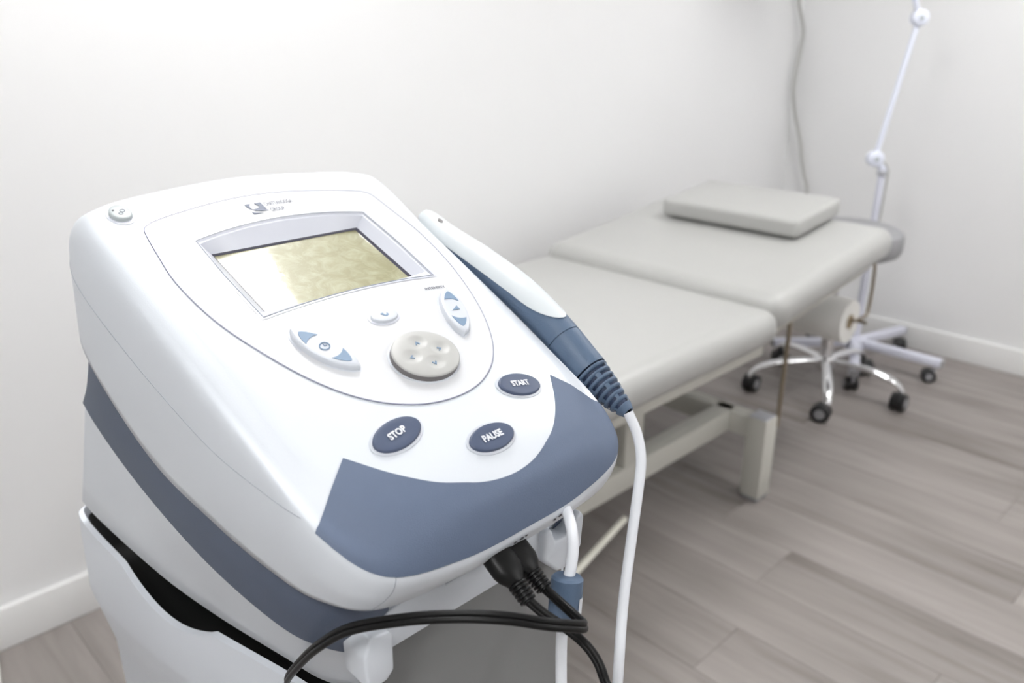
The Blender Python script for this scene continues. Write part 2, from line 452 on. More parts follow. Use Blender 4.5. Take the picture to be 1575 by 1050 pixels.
lathe('lower_pole', [(0.0165, 0.11), (0.0165, 0.56), (0.0175, 0.561), (0.0175, 0.60), (0.014, 0.602), (0.014, 0.82), (0.0165, 0.822), (0.0165, 0.845)], (LX, LY, 0), 'stand_white', lamp, seg=24)
lathe('pole_collar', [(0.0185, 0.815), (0.0195, 0.817), (0.0195, 0.832), (0.0185, 0.834)], (LX, LY, 0), 'dull_steel', lamp, seg=24)
kd = Vector((-0.72, 0.70, 0)).normalized()
lathe('clamp_knob', [(0.004, 0.015), (0.005, 0.034), (0.012, 0.035), (0.012, 0.050), (0.004, 0.052)], (LX, LY, 0.588), 'caster_gray', lamp, (Vector((0, 0, 1)), kd.cross(Vector((0, 0, 1))), kd), 16)
vd = Vector((0.715, 0.698, 0))     # horizontal direction the joints face
side = Vector((0.698, -0.715, 0))
J1 = Vector((LX-0.026, LY+0.026, 0.880)); J2 = Vector((LX+0.034, LY-0.034, 1.402)); J3 = Vector((LX-0.20, LY+0.10, 1.93))
def joint(c, r=0.031):
    j = lathe('joint', [(0.004, -0.022), (r*.8, -0.022), (r, -0.017), (r, 0.017), (r*.8, 0.022), (0.004, 0.022)], c, 'lamp_white', lamp, (Vector((0, 0, 1)), side, vd), 28)
    lathe('joint_screw', [(0.002, -0.026), (0.008, -0.026), (0.009, -0.0215), (0.002, -0.0215)], c, 'light_gray', j, (Vector((0, 0, 1)), side, vd), 16)
joint(J1); joint(J2, 0.030); joint(J3, 0.030)
tube('arm_lower', [J1, J2], 0.0105, 'lamp_white', lamp, 12)
tube('arm_upper', [J2, J3], 0.0105, 'lamp_white', lamp, 12)
tube('joint_neck', [(LX, LY, 0.84), J1+Vector((0.006, -0.006, -0.01))], 0.013, 'lamp_white', lamp, 12)
tube('lamp_cord', [tuple(J1+side*0.02+Vector((0, 0, -0.005))), (LX+0.014, LY-0.016, 0.835), (LX+0.016, LY-0.017, 0.72), (LX+0.013, LY-0.014, 0.60)], 0.005, 'cord_gray', lamp, 8, smooth_n=4)
HC = J3 + Vector((-0.16, -0.06, 0.02))
tube('head_neck', [J3, HC+Vector((0.115, 0.043, 0.0))], 0.010, 'lamp_white', lamp, 10)
lathe('lamp_head', [(0.06, -0.02), (0.10, -0.022), (0.115, 0.0), (0.105, 0.02), (0.06, 0.025)], HC, 'lamp_white', lamp, seg=36)

# cord hanging down in the room corner
tube('hanging_cord', [(3.62, 1.905, CEIL-0.002), (3.615, 1.905, 1.9), (3.617, 1.905, 1.62), (3.625, 1.905, 1.484), (3.663, 1.905, 1.42), (3.700, 1.905, 1.35), (3.692, 1.905, 1.27), (3.676, 1.905, 1.17), (3.674, 1.905, 1.098), (3.692, 1.90, 1.02), (3.714, 1.882, 0.93), (3.718, 1.862, 0.862), (3.718, 1.848, 0.80), (3.718, 1.825, 0.72), (3.718, 1.800, 0.64), (3.715, 1.80, 0.45), (3.715, 1.80, 0.12), (3.69, 1.78, 0.009), (3.60, 1.70, 0.009)],
     0.0085, 'cord_gray', None, 10, smooth_n=6, origin=(3.62, 1.905, 0.9))
tag(bpy.data.objects['hanging_cord'], 'wavy grey cord hanging down the wall in the room corner', 'cord')
tube('floor_cord', [(0.12, 1.60, 0.006), (0.165, 1.75, 0.006), (0.185, 1.84, 0.006), (0.195, 1.905, 0.02), (0.195, 1.912, 0.07)], 0.006, 'paper', None, 8, smooth_n=5, origin=(0.16, 1.75, 0))
tag(bpy.data.objects['floor_cord'], 'short cream cord on the floor at the left picture edge', 'cord')

# ------------------------------------------------------------------ therapy unit (own unit system: 1 u = 0.31 m, camera-height datum)
SU = 0.31
def W(p): return Vector((SU*p[0], SU*p[1], CAMH+SU*p[2]))
def D(dx, y, z): return (1.0+dx, y, z)
PYs = [.97, 1.02, 1.086, 1.19, 1.300, 1.4385, 1.67, 1.909, 2.08, 2.3]
PZs = [-.87, -.815, -.767, -.710, -.657, -.5964, -.509, -.4216, -.361, -.29]
KYs = [1.0, 1.2, 1.4, 1.85, 1.95]; KZs = [.42, .42, .30, .12, .05]
_py = np.linspace(.97, 2.3, 400)
_pz = np.interp(_py, PYs, PZs)
_ker = np.ones(31)/31
_pz = np.concatenate([_pz[:15], np.convolve(_pz, _ker, 'valid'), _pz[-15:]])
def HF(dx, y): return float(np.interp(y, _py, _pz) - np.interp(y, KYs, KZs)*dx*dx)
def fpt(dx, y, off=0.0):
    P, A, B, N = fframe(dx, y)
    return P + N*(off*SU)
def fframe(dx, y, rot=0.0):
    e = 0.02
    P = W(D(dx, y, HF(dx, y)))
    A = Vector((2*e, 0, HF(dx+e, y)-HF(dx-e, y))).normalized()
    B = Vector((0, 2*e, HF(dx, y+e)-HF(dx, y-e))).normalized()
    N = A.cross(B).normalized(); B = N.cross(A)
    if rot:
        c, s = math.cos(rot), math.sin(rot)
        A, B = A*c+B*s, B*c-A*s
    return P, A, B, N

unit = empty('therapy_unit', W(D(0, 1.9, -1.4)), 'white and slate blue therapy machine with screen and keys on the cart', 'therapy machine')

RI = {
 0: [(0, 2.05), (.2, 2.03), (.325, 2.005), (.372, 1.945), (.368, 1.75), (.358, 1.5), (.350, 1.28), (.325, 1.15), (.25, 1.065), (.13, 1.04), (0, 1.035)],
 1: [(0, 2.098), (.2, 2.083), (.355, 2.055), (.418, 1.985), (.412, 1.75), (.400, 1.5), (.388, 1.28), (.366, 1.125), (.295, 1.03), (.15, 1.003), (0, .998)],
 2: [(0, 2.125, -.42), (.2, 2.115, -.425), (.385, 2.098, -.435), (.442, 2.035, -.475), (.434, 1.75, -.57), (.424, 1.5, -.665), (.41, 1.28, -.75), (.394, 1.115, -.822), (.325, 1.015, -.895), (.17, .985, -.922), (0, .98, -.926)],
 3: [(0, 2.16, -.6), (.2, 2.15, -.6), (.39, 2.135, -.60), (.443, 2.075, -.63), (.436, 1.78, -.75), (.427, 1.5, -.82), (.415, 1.28, -.87), (.40, 1.125, -.905), (.335, 1.03, -.945), (.18, .995, -.958), (0, .99, -.96)],
 4: [(0, 2.19, -.70), (.2, 2.185, -.70), (.39, 2.165, -.70), (.437, 2.115, -.752), (.424, 1.82, -.932), (.416, 1.5, -.975), (.408, 1.28, -.982), (.388, 1.145, -.985), (.325, 1.045, -.985), (.17, 1.015, -.985), (0, 1.01, -.985)],
}
RR = {   # the right flank is drawn in a little for the applicator
 0: {3: (.352, 1.945), 4: (.345, 1.75), 5: (.335, 1.5), 6: (.330, 1.28), 7: (.315, 1.15)},
 1: {3: (.402, 1.985), 4: (.388, 1.75), 5: (.375, 1.5), 6: (.370, 1.28), 7: (.356, 1.13)},
 2: {3: (.412, 2.03, -.48), 4: (.394, 1.75, -.56), 5: (.382, 1.5, -.65), 6: (.377, 1.28, -.745), 7: (.378, 1.11, -.83)},
 3: {3: (.415, 2.07, -.63), 4: (.394, 1.78, -.75), 5: (.383, 1.5, -.82), 6: (.379, 1.28, -.87), 7: (.382, 1.12, -.905)},
 4: {3: (.415, 2.115, -.75), 4: (.392, 1.82, -.932), 5: (.382, 1.5, -.975), 6: (.378, 1.28, -.982), 7: (.372, 1.14, -.985)},
}
def full_ring(k):
    left = RI[k]; out = []
    def z(k, q):
        return q[2] if len(q) > 2 else HF(q[0], q[1]) - (0.0 if k == 0 else 0.010)
    for q in left: out.append((-q[0], q[1], z(k, q)))
    for i in range(9, 0, -1):
        q = RR.get(k, {}).get(i, left[i]); out.append((q[0], q[1], z(k, q)))
    return out
NS = 12
ringP = {k: cr(full_ring(k), NS, True) for k in RI}
NC = len(ringP[0])
stack = np.array([ringP[k] for k in range(5)])
rows_side = []
for c in range(NC):
    rows_side.append(cr(stack[:, c, :], 7))
rows_side = np.array(rows_side).transpose(1, 0, 2)      # rows x NC x 3
# screen opening outline (plan): arched top
HOLE = [(-.232, 1.543), (-.236, 1.70), (-.232, 1.836)] + [(x, 1.862-.026*(x/.232)**2) for x in np.linspace(-.2, .2, 11)] + [(.232, 1.836), (.236, 1.70), (.232, 1.543)]
def ray_poly(poly, c, ang):
    d = (math.cos(ang), math.sin(ang)); best = None
    n = len(poly)
    for i in range(n):
        (x1, y1), (x2, y2) = poly[i], poly[(i+1) % n]
        ex, ey = x2-x1, y2-y1
        den = d[0]*ey-d[1]*ex
        if abs(den) < 1e-12: continue
        t = ((x1-c[0])*ey-(y1-c[1])*ex)/den; s = ((x1-c[0])*d[1]-(y1-c[1])*d[0])/den
        if t > 0 and -1e-9 <= s <= 1+1e-9 and (best is None or t > best): best = t
    return (c[0]+d[0]*best, c[1]+d[1]*best)
HC0 = (0.0, 1.70)
def grow(poly, g): return [(x+g*(1 if x > 0 else -1)*(abs(x) > .2), y+g*(1 if y > 1.7 else -1)) for x, y in poly]
inner = [ray_poly(grow(HOLE, .004), HC0, math.atan2(p[1]-HC0[1], p[0]-HC0[0])) for p in ringP[0]]
face_rows = []
for t in np.linspace(0, 1, 14)[:-1]:
    row = []
    for c in range(NC):
        x = inner[c][0]*(1-t)+ringP[0][c][0]*t; y = inner[c][1]*(1-t)+ringP[0][c][1]*t
        row.append((x, y, HF(x, y)))
    face_rows.append(row)
allrows = list(face_rows) + [list(r) for r in rows_side]
lipin = [(p[0]*0.94, 1.6+(p[1]-1.6)*0.94, -0.975 if p[2] < -.96 else p[2]+.01) for p in rows_side[-1]]
allrows.append(lipin)
V = [W(D(*p)) for r in allrows for p in r]
F = grid_faces(len(allrows), NC, True)
shell = obj('upper_shell', V, F, 'shell_white', unit)
BV = BVHTree.FromPolygons([tuple(v) for v in V], F)
def drape(p, off):
    """p world point -> nearest point on the shell lifted by off (metres)"""
    loc, nor, i, d = BV.find_nearest(Vector(p))
    cen = W(D(0, 1.6, -.8))
    if nor.dot(loc-cen) < 0: nor = -nor
    return loc + nor*off

# control panel overlay with its fine outline
PANEL = [(0, 1.982), (-.1, 1.975), (-.2, 1.957), (-.27, 1.941), (-.3, 1.930), (-.314, 1.916), (-.320, 1.890), (-.328, 1.82), (-.335, 1.74), (-.330, 1.65), (-.315, 1.56), (-.285, 1.46), (-.250, 1.375), (-.205, 1.300), (-.155, 1.247), (-.10, 1.212), (-.05, 1.195), (0, 1.190)]
PANEL = PANEL + [(-x, y) for x, y in PANEL[-2:0:-1]]
pan = cr(PANEL, 6, True)
panrows = []
for t in np.linspace(0, 1, 16):
    row = []
    for p in pan:
        q = ray_poly(grow(HOLE, .002), HC0, math.atan2(p[1]-HC0[1], p[0]-HC0[0]))
        x, y = q[0]*(1-t)+p[0]*t, q[1]*(1-t)+p[1]*t
        row.append(W(D(x, y, HF(x, y)+.0022)))
    panrows.append(row)
rim = [v - Vector((0, 0, .0010)) for v in panrows[-1]]
V = [v for r in panrows for v in r] + rim
panel = obj('control_panel', V, grid_faces(len(panrows)+1, len(pan), True), 'panel_white', unit, auto=50)
loop = [W(D(p[0], p[1], HF(p[0], p[1])+.0016)) for p in pan]; loop.append(loop[0])
tube('panel_seam', loop, 0.0005, 'seam', panel, 6, cap=False)

# screen: bezel walls, dark edge, LCD
DEP = 0.036
Pn, An, Bn, Nn = fframe(0, 1.70)
def scr(x, y, dep):       # point on the screen plane (parallel to the face at its middle)
    return Pn + An*(x*SU) + Bn*((y-1.70)/Bn.y*SU) - Nn*(dep*SU)
def sample_poly(poly, n):
    P = np.array(poly+[poly[0]]); seg = np.linalg.norm(np.diff(P, axis=0), axis=1); s = np.concatenate([[0], np.cumsum(seg)])
    u = np.linspace(0, s[-1], n, endpoint=False)
    return [(float(np.interp(a, s, P[:, 0])), float(np.interp(a, s, P[:, 1]))) for a in u]
LC = [(-.203, 1.582), (-.203, 1.816), (.203, 1.816), (.203, 1.582)]
angs = np.linspace(0, 2*math.pi, 200, endpoint=False)
cor = [math.atan2(p[1]-HC0[1], p[0]-HC0[0]) for p in (HOLE[0], HOLE[2], HOLE[-3], HOLE[-1])] + [math.atan2(p[1]-HC0[1], p[0]-HC0[0]) for p in LC]
angs = sorted([((a+2*math.pi) % (2*math.pi)) for a in list(angs)+cor])
def ringpts(poly, fn): return [fn(*ray_poly(poly, HC0, a)) for a in angs]
r0 = ringpts(grow(HOLE, .006), lambda x, y: W(D(x, y, HF(x, y)+.0036)))
r1 = ringpts(grow(HOLE, .000), lambda x, y: W(D(x, y, HF(x, y)+.0036)))
r2 = ringpts(grow(HOLE, -.002), lambda x, y: W(D(x, y, HF(x, y)-.001)))
r2b = ringpts(grow(HOLE, -.006), lambda x, y: W(D(x, y, HF(x, y)-.002)))
r3 = ringpts(LC, lambda x, y: scr(x, y, DEP-.002))
rows = [r0, r1, r2, r2b, r3]
bez = obj('screen_bezel', [v for r in rows for v in r], grid_faces(len(rows), len(angs), True), 'bezel', panel, auto=25)
lp = ringpts(grow(HOLE, .000), lambda x, y: W(D(x, y, HF(x, y)+.0042))); lp.append(lp[0])
tube('bezel_seam', lp, 0.00032, 'seam_soft', panel, 6, cap=False)
r4 = ringpts([(x*.965, 1.699+(y-1.699)*.965) for x, y in LC], lambda x, y: scr(x, y, DEP+.004))
obj('screen_edge', r3+r4, grid_faces(2, len(angs), True), 'dark_edge', panel, smooth=False)
obj('screen', [scr(x, y, DEP+.003) for x, y in LC], [(0, 1, 2, 3)], 'lcd', panel, smooth=False)

# slate blue front cap
TOPB = [(-.283, 1.188), (-.228, 1.120), (-.170, 1.070), (-.12, 1.045), (-.064, 1.026), (0, 1.017)]
TOPB = TOPB + [(-x, y) for x, y in TOPB[-2::-1]]
tb = cr([(x, y, HF(x, y)) for x, y in TOPB], 8)
i0, i1 = 7*NS, 13*NS            # ring-2 samples from left key point 7 round the front to the right one
bb = ringP[2][i0:i1+1]
def resample(P, n):
    P = np.array(P); s = np.concatenate([[0], np.cumsum(np.linalg.norm(np.diff(P, axis=0), axis=1))]); u = np.linspace(0, s[-1], n)
    return np.stack([np.interp(u, s, P[:, k]) for k in range(3)], 1)
NB, NR = 90, 22
tb, bb = resample(tb, NB), resample(bb, NB)
rows = []
for r in range(NR):
    t = r/(NR-1)
    rows.append([drape(W(D(*(tb[c]*(1-t)+bb[c]*t))), 0.0007) for c in range(NB)])
base = [[drape(v, -0.0012) for v in rows[0]], [drape(v, -0.0012) for v in rows[-1]]]
V = [v for r in [base[0]]+rows+[base[1]] for v in r]
cap = obj('front_cap', V, grid_faces(NR+2, NB), 'soft_blue', unit, auto=60)

# fine mould seam on the left flank
sp = cr([(-.42, 2.09, -.50), (-.42, 2.05, -.545), (-.42, 1.82, -.654), (-.42, 1.62, -.722), (-.42, 1.44, -.772), (-.40, 1.28, -.795), (-.40, 1.15, -.805)], 10)
tube('mould_seam', [drape(W(D(*p)), 0.0) for p in sp], 0.00028, 'seam_soft', shell, 6)
sp = cr([(-.30, 1.02, -.90), (-.305, 1.03, -.935), (-.33, 1.05, -.98)], 8)
tube('mould_seam', [drape(W(D(*p)), 0.0) for p in sp], 0.00022, 'seam_soft', shell, 6)

# lower body and blue side band
def sym(l): return [(-q[0], q[1], q[2]) for q in l] + [(q[0], q[1], q[2]) for q in l[-2:0:-1]]
R5 = [(0, 2.16, -.69), (.2, 2.155, -.69), (.37, 2.14, -.69), (.414, 2.092, -.738), (.406, 1.82, -.915), (.400, 1.5, -.955), (.390, 1.28, -.965), (.366, 1.16, -.968), (.30, 1.085, -.968), (.16, 1.09, -.968), (0, 1.09, -.968)]
R5b = [(0, 2.24, -.86), (.2, 2.235, -.86), (.38, 2.225, -.86), (.418, 2.175, -.89), (.414, 1.90, -.995), (.408, 1.56, -1.04), (.394, 1.30, -1.052), (.364, 1.18, -1.06), (.295, 1.115, -1.065), (.155, 1.13, -1.07), (0, 1.13, -1.07)]
R6 = [(0, 2.32, -.96), (.2, 2.315, -.96), (.385, 2.30, -.96), (.417, 2.25, -.965), (.413, 1.98, -1.062), (.408, 1.63, -1.118), (.390, 1.34, -1.138), (.352, 1.22, -1.155), (.285, 1.155, -1.165), (.15, 1.175, -1.165), (0, 1.175, -1.165)]
R7 = [(0, 2.57, -1.4), (.2, 2.57, -1.4), (.38, 2.56, -1.4), (.412, 2.51, -1.4), (.388, 2.04, -1.4), (.352, 1.76, -1.4), (.302, 1.5, -1.4), (.272, 1.36, -1.4), (.21, 1.26, -1.4), (.1, 1.22, -1.4), (0, 1.22, -1.4)]
LR = [cr(sym(r), NS, True) for r in (R5, R5b, R6, R7)]
lb = np.array([cr(np.array([LR[k][c] for k in range(3)]), 6) for c in range(NC)]).transpose(1, 0, 2)
lbrows = [list(r) for r in lb] + [[LR[2][c]*(1-t)+LR[3][c]*t for c in range(NC)] for t in (.25, .5, .75, .97)] + [[(p[0]*.98, 1.9+(p[1]-1.9)*.985, -1.4) for p in LR[3]]]
topin = [(p[0]*.8, 1.7+(p[1]-1.7)*.8, p[2]) for p in lbrows[0]]
rowsW = [topin]+lbrows
V = [W(D(*p)) for r in rowsW for p in r]
F = grid_faces(len(rowsW), NC, True); F.append(tuple(range((len(rowsW)-1)*NC, len(rowsW)*NC)))
lower = obj('lower_body', V, F, 'shell_white', unit, auto=40)
def band(a, b):
    idx = [i % NC for i in range(a, b+1)]
    rows = []
    for k, r in enumerate(lb):
        row = []
        for j, i in enumerate(idx):
            p = r[i]; q = np.array([p[0]*1.012, 1.75+(p[1]-1.75)*1.007, p[2]])
            row.append(q)
        rows.append(row)
    n0 = [np.array([r[0]*.985, 1.75+(r[1]-1.75)*.99, r[2]]) for r in rows[0]]; n1 = [np.array([r[0]*.985, 1.75+(r[1]-1.75)*.99, r[2]]) for r in rows[-1]]
    rows = [n0]+rows+[n1]
    V = [W(D(*p)) for r in rows for p in r]
    return obj('side_band', V, grid_faces(len(rows), len(idx)), 'band_blue', unit, auto=50)
band(int(2.2*NS), int(8.35*NS))
band(int(11.65*NS), int(17.8*NS))

# ---- keys
def ellipse(a, b, n=40): return [(a*math.cos(t), b*math.sin(t)) for t in np.linspace(0, 2*math.pi, n, endpoint=False)]
def lens(L, w, n=16, tip=0.14):
    """pointed oval along +v"""
    pts = []
    for t in np.linspace(-1, 1, n): pts.append((w/2*(1-abs(t)**2.0)**.70, L/2*t))
    return pts + [(-x, y) for x, y in pts[-2:0:-1]]
def pad_geo(outline, fr, h, chamfer=0.15, dish=0.0):
    P, A, B, N = fr
    lay = [(1.0, -0.004), (1.0, h*0.7), (1-chamfer*.35, h*.93), (1-chamfer, h), (0.6, h-dish*.7), (0.25, h-dish)]
    V = []
    for s, z in lay:
        for u, v in outline: V.append(P+(A*(u*s)+B*(v*s)+N*z)*SU)
    F = grid_faces(len(lay), len(outline), True); F.append(tuple(range((len(lay)-1)*len(outline), len(lay)*len(outline))))
    return V, F
def pad(name, outline, fr, h, m, parent, **k):
    return obj(name, *pad_geo(outline, fr, h, **k), m, parent, auto=45)
def decal(name, poly, fr, z, m, parent, th=0.0006):
    P, A, B, N = fr
    V, F = prism_geo([(u*SU, v*SU) for u, v in poly], (z-th)*SU, (z+th)*SU, (P, A, B, N))
    return obj(name, V, F, m, parent, smooth=False)
def text(name, s, size, fr, z, m, parent, width=None, bold=0.0, u0=0, v0=0):
    cu = bpy.data.curves.new(name, 'FONT'); cu.body = s; cu.size = 1.0; cu.align_x = 'CENTER'; cu.align_y = 'CENTER'; cu.offset = bold; cu.extrude = 0.0; cu.resolution_u = 3
    to = bpy.data.objects.new(name, cu); COL.objects.link(to)
    dg = bpy.context.evaluated_depsgraph_get(); me = to.evaluated_get(dg).to_mesh()
    vs = [(v.co.x, v.co.y) for v in me.vertices]; fs = [tuple(p.vertices) for p in me.polygons]
    to.evaluated_get(dg).to_mesh_clear()
    bpy.data.objects.remove(to); bpy.data.curves.remove(cu)
    wx = max(v[0] for v in vs)-min(v[0] for v in vs)
    sx = width/wx if width else size
    P, A, B, N = fr
    V = [P+(A*(u*sx+u0)+B*(v*size+v0)+N*z)*SU for u, v in vs]
    return obj(name, V, fs, m, parent, smooth=False)

KEYS = [('stop_key', 'STOP', -.1695, 1.172, math.radians(4), .056, .033), ('pause_key', 'PAUSE', .002, 1.087, 0, .057, .030), ('start_key', 'START', .1665, 1.174, math.radians(-6), .057, .032)]
for nm, tx, dx, y, rot, a, b in KEYS:
    fr = fframe(dx, y, rot)
    rimo = pad('key_well', ellipse(a+.006, b+.006), fframe(dx, y, rot), .0015, 'key_white', unit, chamfer=.02)
    k = pad(nm, ellipse(a, b), fr, .008, 'key_blue', unit, chamfer=.10, dish=.001)
    text('lettering', tx, .021, fr, .0088, 'print_white', k, width={'STOP': .042, 'PAUSE': .052, 'START': .050}[tx], bold=.045)
def rocker(name, dx, y, rot, L, w, icon):
    fr = fframe(dx, y, rot)
    pad('key_well', lens(L+.012, w+.010), fr, .0015, 'key_white', panel, chamfer=.02)
    k = pad(name, lens(L, w), fr, .016, 'key_white', panel, chamfer=.16, dish=.001)
    for s in (-1, 1):
        tri = []
        for t in np.linspace(0.36, .76, 9): tri.append((w*.35*max(0, 1-((t-.05)/.72)**2)**.75, s*L/2*t))
        lft = [(-x, v) for x, v in tri[::-1]]
        wb = tri[0][0]
        arc = [(x, s*(L/2*.36+.006*(1-(x/wb)**2))) for x in np.linspace(-wb*.85, wb*.85, 7)]
        decal('arrow', tri+lft+arc, fr, .0163, 'icon_blue', k)
    if icon == 'clock':
        P, A, B, N = fframe(dx, y, 0)
        ring = [P+(A*(.0105*math.cos(t))+B*(.0105*math.sin(t))+N*.0165)*SU for t in np.linspace(0, 2*math.pi, 25)]
        tube('clock_icon', ring, 0.0004, 'icon_blue', k, 6, cap=False)
        tube('clock_hand', [P+(B*.006+N*.0165)*SU, P+(N*.0165)*SU, P+(A*.005+N*.0165)*SU], 0.0003, 'icon_blue', k, 6)
    else:
        decal('level_icon', [(-.012, -.005), (.010, -.005), (.010, .009)], fframe(dx, y, 0), .0163, 'icon_blue', k)
rocker('time_key', -.176, 1.404, math.radians(20.5), .176, .062, 'clock')
rocker('intensity_key', .176, 1.404, math.radians(-20.5), .176, .062, 'level')
text('intensity_lettering', 'INTENSITY', .0135, fframe(.197, 1.497), .0032, 'print_gray', panel, width=.062, bold=.015)
fr = fframe(.001, 1.437)
pad('key_well', ellipse(.040, .027), fr, .0035, 'bezel', panel, chamfer=.03)
k = pad('library_key', ellipse(.034, .0215), fr, .011, 'key_white', panel, chamfer=.12)
decal('book_icon', [(-.009, .004), (-.002, .006), (-.001, -.003), (.004, -.002), (.008, .004), (.009, -.004), (.002, -.008), (-.004, -.004)], fr, .0114, 'icon_blue', k)
# four-way enter pad
fr = fframe(.004, 1.300)
pad('key_well', ellipse(.083, .075, 48), fr, .002, 'key_white', panel, chamfer=.02)
side_pad = pad('enter_pad_side', ellipse(.0785, .0705, 48), fr, .016, 'knob_side', panel, chamfer=.04)
# top with four finger dimples
def disc_top(fr):
    P, A, B, N = fr; V = []; nr, na = 26, 72
    for i in range(nr+1):
        r = i/nr
        for j in range(na):
            t = 2*math.pi*j/na; u, v = .0775*r*math.cos(t), .0695*r*math.sin(t)
            z = .0215-.004*r**6
            for (cu, cv) in ((0, .034), (.038, 0), (0, -.034), (-.038, 0)):
                d2 = ((u-cu)/.024)**2+((v-cv)/.021)**2
                z -= .0050*max(0, 1-d2)**1.2
            V.append(P+(A*u+B*v+N*z)*SU)
    for j in range(na):
        t = 2*math.pi*j/na
        V.append(P+(A*(.0785*math.cos(t))+B*(.0705*math.sin(t))+N*.0145)*SU)
    return V, grid_faces(nr+2, na, True)
ep = obj('enter_pad', *disc_top(fr), 'knob_gray', panel, auto=60)
for k, (cu, cv, r) in enumerate(((0, .034, 0), (.038, 0, -math.pi/2), (0, -.034, math.pi), (-.038, 0, math.pi/2))):
    P, A, B, N = fr
    f2 = (P+(A*cu+B*cv)*SU, A*math.cos(r)+B*math.sin(r), B*math.cos(r)-A*math.sin(r), N)
    decal('arrow', [(-.006, -.004), (0, .005), (.006, -.004), (.0035, -.006), (0, -.0005), (-.0035, -.006)], f2, .0176, 'icon_blue', ep)
# small round key on the rear left corner
fr = fframe(-.338, 1.985)
pad('key_well', ellipse(.031, .042), fr, .002, 'bezel', unit, chamfer=.1)
tear = [(.024*math.cos(t)*(1-.12*math.sin(t)), .033*math.sin(t)+.003) for t in np.linspace(0, 2*math.pi, 32, endpoint=False)]
k = pad('contrast_key', tear, fr, .011, 'light_gray', unit, chamfer=.18)
P, A, B, N = fr
for (u, v, r, m_) in ((-.012, .012, .0028, 'print_dark'),):
    decal('indicator', [(u+r*math.cos(t), v+r*math.sin(t)) for t in np.linspace(0, 6.28, 12, endpoint=False)], fr, .0115, m_, k)
for (u, v, r) in ((.006, .004, .0055), (-.001, -.006, .0048)):
    ring = [P+(A*(u+r*math.cos(t))+B*(v+r*math.sin(t))+N*.0114)*SU for t in np.linspace(0, 2*math.pi, 17)]
    tube('contrast_icon', ring, 0.0002, 'print_gray', k, 6, cap=False)
# maker's mark: blue emblem and two thin lines of capitals
fr0 = fframe(-.030, 1.918)
def sq(poly, s=.043): return [((u-.5)*s, (v-.5)*s*1.15) for u, v in poly]
lg = decal('emblem', sq([(0, 1), (.36, 1), (.22, .86), (.15, .62), (.17, .40), (0, .72)]), fr0, .0034, 'key_blue', panel)
decal('emblem', sq([(.60, 1), (1, 1), (1, .34), (.86, .40), (1.04, .16), (.62, .18), (.28, .30), (.18, .42), (.42, .46), (.66, .55), (.72, .72)]), fr0, .0034, 'key_blue', panel)
decal('emblem', sq([(0, .22), (0, 0), (.62, 0), (.36, .04), (.12, .14)]), fr0, .0034, 'key_blue', panel)
text('maker_lettering', 'CHATTANOOGA', .026, fframe(.036, 1.930), .0034, 'print_gray', panel, width=.078, bold=.012)
text('maker_lettering', 'GROUP', .024, fframe(.018, 1.902), .0034, 'print_gray', panel, width=.040, bold=.012)
# tiny printed port symbols on the front underside strip
for dx, zz, s in ((-.03, -.957, .007), (-.012, -.955, .010), (.0, -.952, .006), (.085, -.955, .006), (.10, -.950, .008)):
    c = drape(W(D(dx, .975, zz)), .0003)
    A = Vector((1, 0, 0)); N = Vector((0, -.9, -.43)).normalized(); B = N.cross(A)
    V, F = prism_geo([(-s*SU*.5, -s*SU*.2), (s*SU*.3, -s*SU*.45), (s*SU*.5, s*SU*.2), (-s*SU*.2, s*SU*.4)], -.0002, .0003, (c, A, B, N))
    obj('port_symbol', V, F, 'print_dark', unit, smooth=False)
# applicator cradle on the right flank
rows = []
for y, z in ((1.66, -.60), (1.58, -.625), (1.50, -.65)):
    row = []
    for a in np.linspace(math.radians(-165), math.radians(-20), 12):
        row.append((0.448+.060*math.cos(a), y, z+.02+.058*math.sin(a)))
    row += [(0.448+.068*math.cos(a), y, z+.02+.066*math.sin(a)) for a in np.linspace(math.radians(-20), math.radians(-165), 12)]
    rows.append(row)
V = [W(D(*p)) for r in rows for p in r]; F = grid_faces(3, 24, True); F += [tuple(range(24)), tuple(range(48, 72))]
obj('applicator_cradle', V, F, 'shell_white', unit, auto=40)

# ------------------------------------------------------------------ applicator wand
wand = empty('ultrasound_applicator', W((1.40, 1.56, -.60)), 'white and blue handheld applicator resting along the right side of the machine', 'applicator')
AX = cr([(1.465, 1.876, -0.495), (1.46, 1.777, -0.547), (1.45, 1.609, -0.593), (1.443, 1.455, -0.642), (1.438, 1.353, -0.688), (1.436, 1.287, -0.725), (1.436, 1.218, -0.774), (1.437, 1.148, -0.815), (1.438, 1.074, -0.853)], 8)
LEN = np.concatenate([[0], np.cumsum(np.linalg.norm(np.diff(AX, axis=0), axis=1))]); LEN /= LEN[-1]
def axp(t): return Vector([np.interp(t, LEN, AX[:, k]) for k in range(3)])
def axf(t):
    T_ = (axp(min(1, t+.01))-axp(max(0, t-.01))).normalized()
    Xh = Vector((1, 0, 0)); Xh = (Xh-T_*Xh.dot(T_)).normalized(); U = Xh.cross(T_)
    if U.z < 0: U = -U
    return axp(t), T_, Xh, U
tc = float(LEN[40]); tr = float(LEN[50])      # collar seam, start of the strain relief
RT = [0, .01, .03, .07, .15, .30, .45, .58, tc, (tc+tr)/2, tr, tr+(1-tr)*.45, tr+(1-tr)*.9, 1.0]
RVv = [.006, .018, .028, .036, .042, .048, .050, .0505, .0500, .0505, .0500, .0395, .0225, .0175]
def rad(t): return float(np.interp(t, RT, RVv))
def wring(t, r, n=36, a0=0, a1=2*math.pi, closed=True):
    P, T_, Xh, U = axf(t)
    an = np.linspace(a0, a1, n, endpoint=not closed)
    return [W(P+Xh*(r*math.sin(a))+U*(r*math.cos(a))) for a in an]
